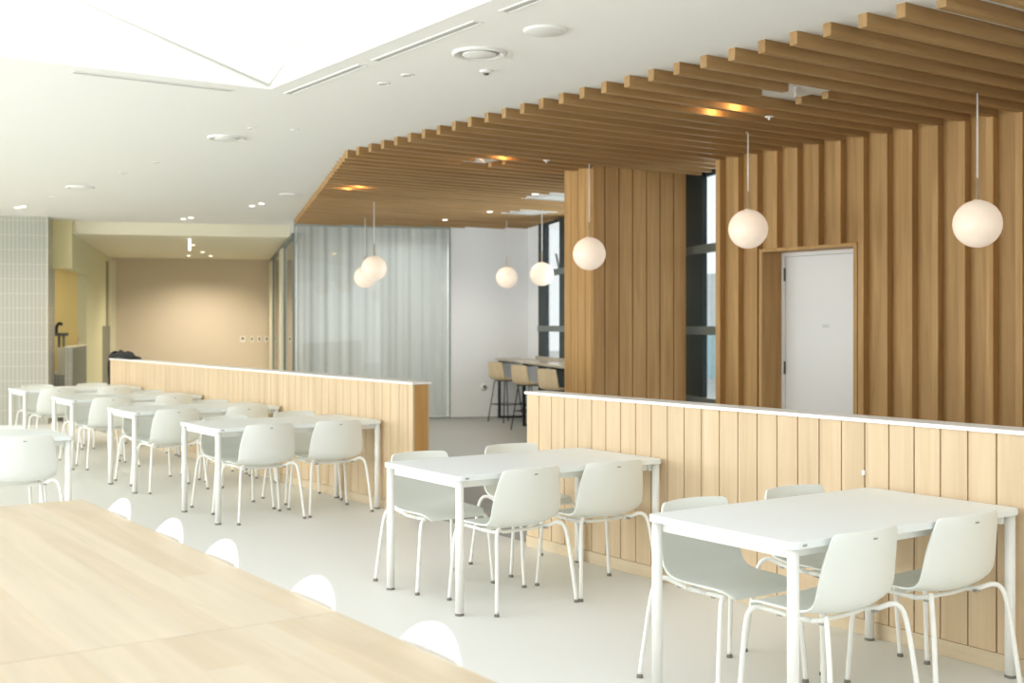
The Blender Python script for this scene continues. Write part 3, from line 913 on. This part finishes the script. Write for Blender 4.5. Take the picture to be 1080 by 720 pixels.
# ------------------------------------------------------------------ bar counter and stools by the window
t = thing('bar_counter', 'long high bar counter with black frame along the far window', 'counter', (CX, CY, 0), WING)
u1 = 3.78; u0 = u1 - .52
obj('countertop', BX((u0, u1, -5.2, -.03, .945, .98)), M_counter, t, .003)
obj('back_ledge', BX((u1 - .04, u1 + .015, -5.2, -.74, .98, 1.03)), M_counter, t, .002)
for v in (-.12, -1.72, -3.2, -5.0):
    obj('frame_leg', BX((u0 + .02, u0 + .06, v - .02, v + .02, 0, .945), (u1 - .08, u1 - .04, v - .02, v + .02, 0, .945), (u0 + .06, u1 - .08, v - .02, v + .02, 0, .035),
                        (u0 + .06, u1 - .08, v - .02, v + .02, .9, .945)), M_black, t)
obj('foot_rail', BX((u1 - .15, u1 - .11, -5.0, -.12, .22, .25)), M_black, t)
obj('modesty_panel', BX((u1 - .06, u1 - .05, -5.0, -1.75, .1, .945)), M_frame, t)


def make_stool():
    t = thing('bar_stool', '', 'stool')
    keys = [(.19, .655, .15, 0, 0), (.17, .672, .185, 0, .004), (.08, .668, .195, 0, .01), (-.05, .660, .20, .0, .018), (-.14, .668, .20, .01, .014), (-.185, .70, .2, .02, .004),
            (-.205, .76, .197, .025, 0), (-.222, .85, .19, .025, 0), (-.234, .93, .18, .022, 0), (-.237, .945, .165, .02, -.003)]
    o = obj('seat_shell', shell_grid(lerp_prof(keys, 3), 14), M_stool, t)
    md = o.modifiers.new('thickness', 'SOLIDIFY'); md.thickness = .012; md.offset = 0
    for sx in (-1, 1):
        for sy in (-1, 1):
            bm = bmesh.new(); add_tube(bm, [(sx * .13, sy * .12, .65), (sx * .20, sy * .2, 0)], .008, 8); obj('leg', bm, M_black, t)
    f = lambda z: (.13 + .07 * (1 - z / .65), .12 + .08 * (1 - z / .65))
    a, b = f(.28)
    bm = bmesh.new()
    for p, q in (((-a, -b), (a, -b)), ((a, -b), (a, b)), ((a, b), (-a, b)), ((-a, b), (-a, -b))): add_tube(bm, [(*p, .28), (*q, .28)], .007, 8)
    obj('foot_ring', bm, M_black, t)
    bm = bmesh.new(); add_tube(bm, [(-.13, -.12, .648), (.13, .12, .648)], .008, 8); add_tube(bm, [(.13, -.12, .648), (-.13, .12, .648)], .008, 8); obj('seat_bracket', bm, M_black, t)
    return t


ST = make_stool()
sl = ['farthest wooden bar stool with thin black legs, next to the white wall', 'second wooden bar stool from the white wall',
      'third wooden bar stool from the white wall, above the near partition end']
for i, (u, v) in enumerate(((3.22, -.9), (3.22, -2.4), (3.22, -3.85))):
    x, y = WL(u, v)
    if i == 0: ST.location = (x, y, 0); ST.rotation_euler = (0, 0, WING - PI / 2 + .42); ST['label'] = sl[0]
    else: dup(ST, (x, y, 0), WING - PI / 2 + (.36, .40, .45, .38)[i], sl[i])

# ------------------------------------------------------------------ serving counter corner at the left
for u, v in ((-4.6, 2.2), (-5.8, 2.2)):  # out-of-sight lamps added to brighten the hatch and its yellow wall
    downlight(*WL(u, v), ZS, 'unseen added downlight over the serving counter', 'added downlights over the serving counter', True, .05, 45)
t = thing('serving_counter', 'grey tiled serving counter with a step, beside the tiled pillar', 'counter', (CX, CY, 0), WING)
obj('tall_front', BX((-3.52, -3.41, 1.02, 1.5, 0, 1.16)), M_tile, t)
obj('low_front', BX((-5.2, -3.521, 1.24, 1.5, 0, .72)), M_tile, t)
obj('side_panel', BX((-3.409, -3.400, 1.02, 3.05, 0, 1.16)), M_greyp, t)
obj('worktop', BX((-5.2, -3.521, 1.22, 1.9, .72, .745), (-3.53, -3.395, 1.01, 3.05, 1.16, 1.18), (-3.66, -3.521, 1.235, 1.28, .745, 1.16)), M_cream, t)
t = thing('coffee_tap', 'dark tap-like machine standing on the serving counter beside the pillar', 'machine', (*WL(-3.66, 1.45), .745), WING)
bm = bmesh.new(); add_tube(bm, [(0, 0, 0), (0, 0, .62)], .022, 10); add_tube(bm, [(.07, 0, 0), (.07, 0, .6)], .02, 10); obj('post', bm, M_greyp, t)
obj('tray', BX((-.09, .14, -.08, .08, .60, .65)), M_dark, t, .006)
bm = bmesh.new(); add_tube(bm, [(-.04, 0, .65), (-.04, 0, .74), (.0, 0, .80), (.05, 0, .78)], .025, 10, 4); obj('spout', bm, M_black, t)
t = thing('wooden_holder', 'small pale wooden holder standing on the serving counter ledge', 'holder', (*WL(-3.46, 2.35), 1.18), WING)
obj('block', BX((-.03, .03, -.03, .03, 0, .06)), M_stool, t, .004)
bm = bmesh.new(); add_tube(bm, [(0, 0, .05), (.02, .0, .2)], .012, 8); add_tube(bm, [(-.012, .01, .05), (-.005, .02, .17)], .01, 8); obj('stick', bm, M_stool, t)

# switches on the beige wall
for u, wd, lb in ((-.62, .11, 'large switch plate with a dark display on the beige wall'), (-.42, .07, 'switch plate right beside the large one on the beige wall'),
                  (-.26, .07, 'third switch plate from the left on the beige wall'), (-.10, .07, 'rightmost switch plate on the beige wall by the glass corner')):
    t = thing('switch_plate', lb, 'switch', (*WL(u, 7.999), 1.2), WING)
    obj('plate', BX((-wd / 2, wd / 2, -.012, 0, -.06, .07)), M_fit, t, .003)
    obj('button', BX((-wd / 4, wd / 4, -.018, -.012, -.01 if wd > .1 else -.03, .045)), M_dark, t, .002)

# black jacket over the end of the far partition
def jacket():
    rnd = random.Random(4); bm = bmesh.new()
    n, mm = 26, 18; rows = []
    path = []
    for i in range(n + 1):
        s = i / n
        a = PI * s
        path.append((.13 * -math.cos(a), .015 + .10 * math.sin(a) ** .7))
    for j in range(mm + 1):
        q = j / mm; row = []
        env = max(.12, math.sin(PI * (.06 + .9 * q)) ** .6) * (1.15 - .5 * q)
        for i, (x, z) in enumerate(path):
            bump = .012 * math.sin(9 * q + 5 * x * 8) + .005 * math.sin(23 * q + i * .6) + rnd.uniform(-.002, .002)
            drop = 0
            row.append(bm.verts.new((x * .62, -.46 + .92 * (1 - q), max(.004, z * env + bump * (1 if 0 < i < n else 0) + .002))))
        rows.append(row)
    for a, b in zip(rows, rows[1:]):
        for i in range(n):
            f = bm.faces.new((a[i], a[i + 1], b[i + 1], b[i])); f.smooth = True
    for row in (rows[0], rows[-1]): bm.faces.new(row)
    return bm


t = thing('jacket', 'black jacket lying over the far end of the oak partition', 'jacket', (DX + .078, 16.03, 1.068))
o = obj('jacket_body', jacket(), M_cloth, t); o.modifiers.new('soft', 'SUBSURF').render_levels = 1
bm = bmesh.new(); add_tube(bm, [(0, .44, .05), (-.02, .50, .03), (-.04, .52, -.12), (-.03, .51, -.4), (-.05, .52, -.62)], [.05 + .0 * i for i in range(21)], 10, 5); obj('sleeve', bm, M_cloth, t)

# ------------------------------------------------------------------ outside the windows
M_ground = mat_plain('pale_paving', lin(176, 178, 174), .8, vary=.08)
struct('ground_outside', BX((11.6, 60, -30, 60, -.25, -.15)), M_ground, 'pale paving outside the windows')
M_out = mat_plain('pale_render', lin(206, 212, 212), .8, vary=.08, vscale=.6)
M_outg = mat_plain('bluish_glass_front', lin(150, 186, 192), .3, vary=.2, vscale=.8)
t = thing('neighbour_building', 'pale building outside, seen through the tall windows', 'building', (24, 24, -.2), -.35)
obj('facade', BX((0, 6, -14, 14, 0, 3.2)), M_out, t)
obj('shopfront', BX((-.05, 0, -13, 13, .2, 1.6)), M_outg, t)
t = thing('warning_board', 'small striped board outside the narrow window beside the slatted wall', 'sign', (9.62, 9.72, -.15), .6)
obj('board', BX((-.06, .06, -.01, .01, .78, 1.10)), mat_plain('olive_board', lin(190, 196, 160), .6), t)
bm = bmesh.new()
for z in (.80, .90, 1.0):
    vs = [bm.verts.new(p) for p in ((-.05, -.012, z), (-.05, -.012, z + .04), (.05, -.012, z + .09), (.05, -.012, z + .05))]; bm.faces.new(vs)
obj('stripe', bm, M_dark, t)
bm = bmesh.new(); add_tube(bm, [(0, 0, 0), (0, 0, .8)], .02, 8); obj('post', bm, M_bar, t)
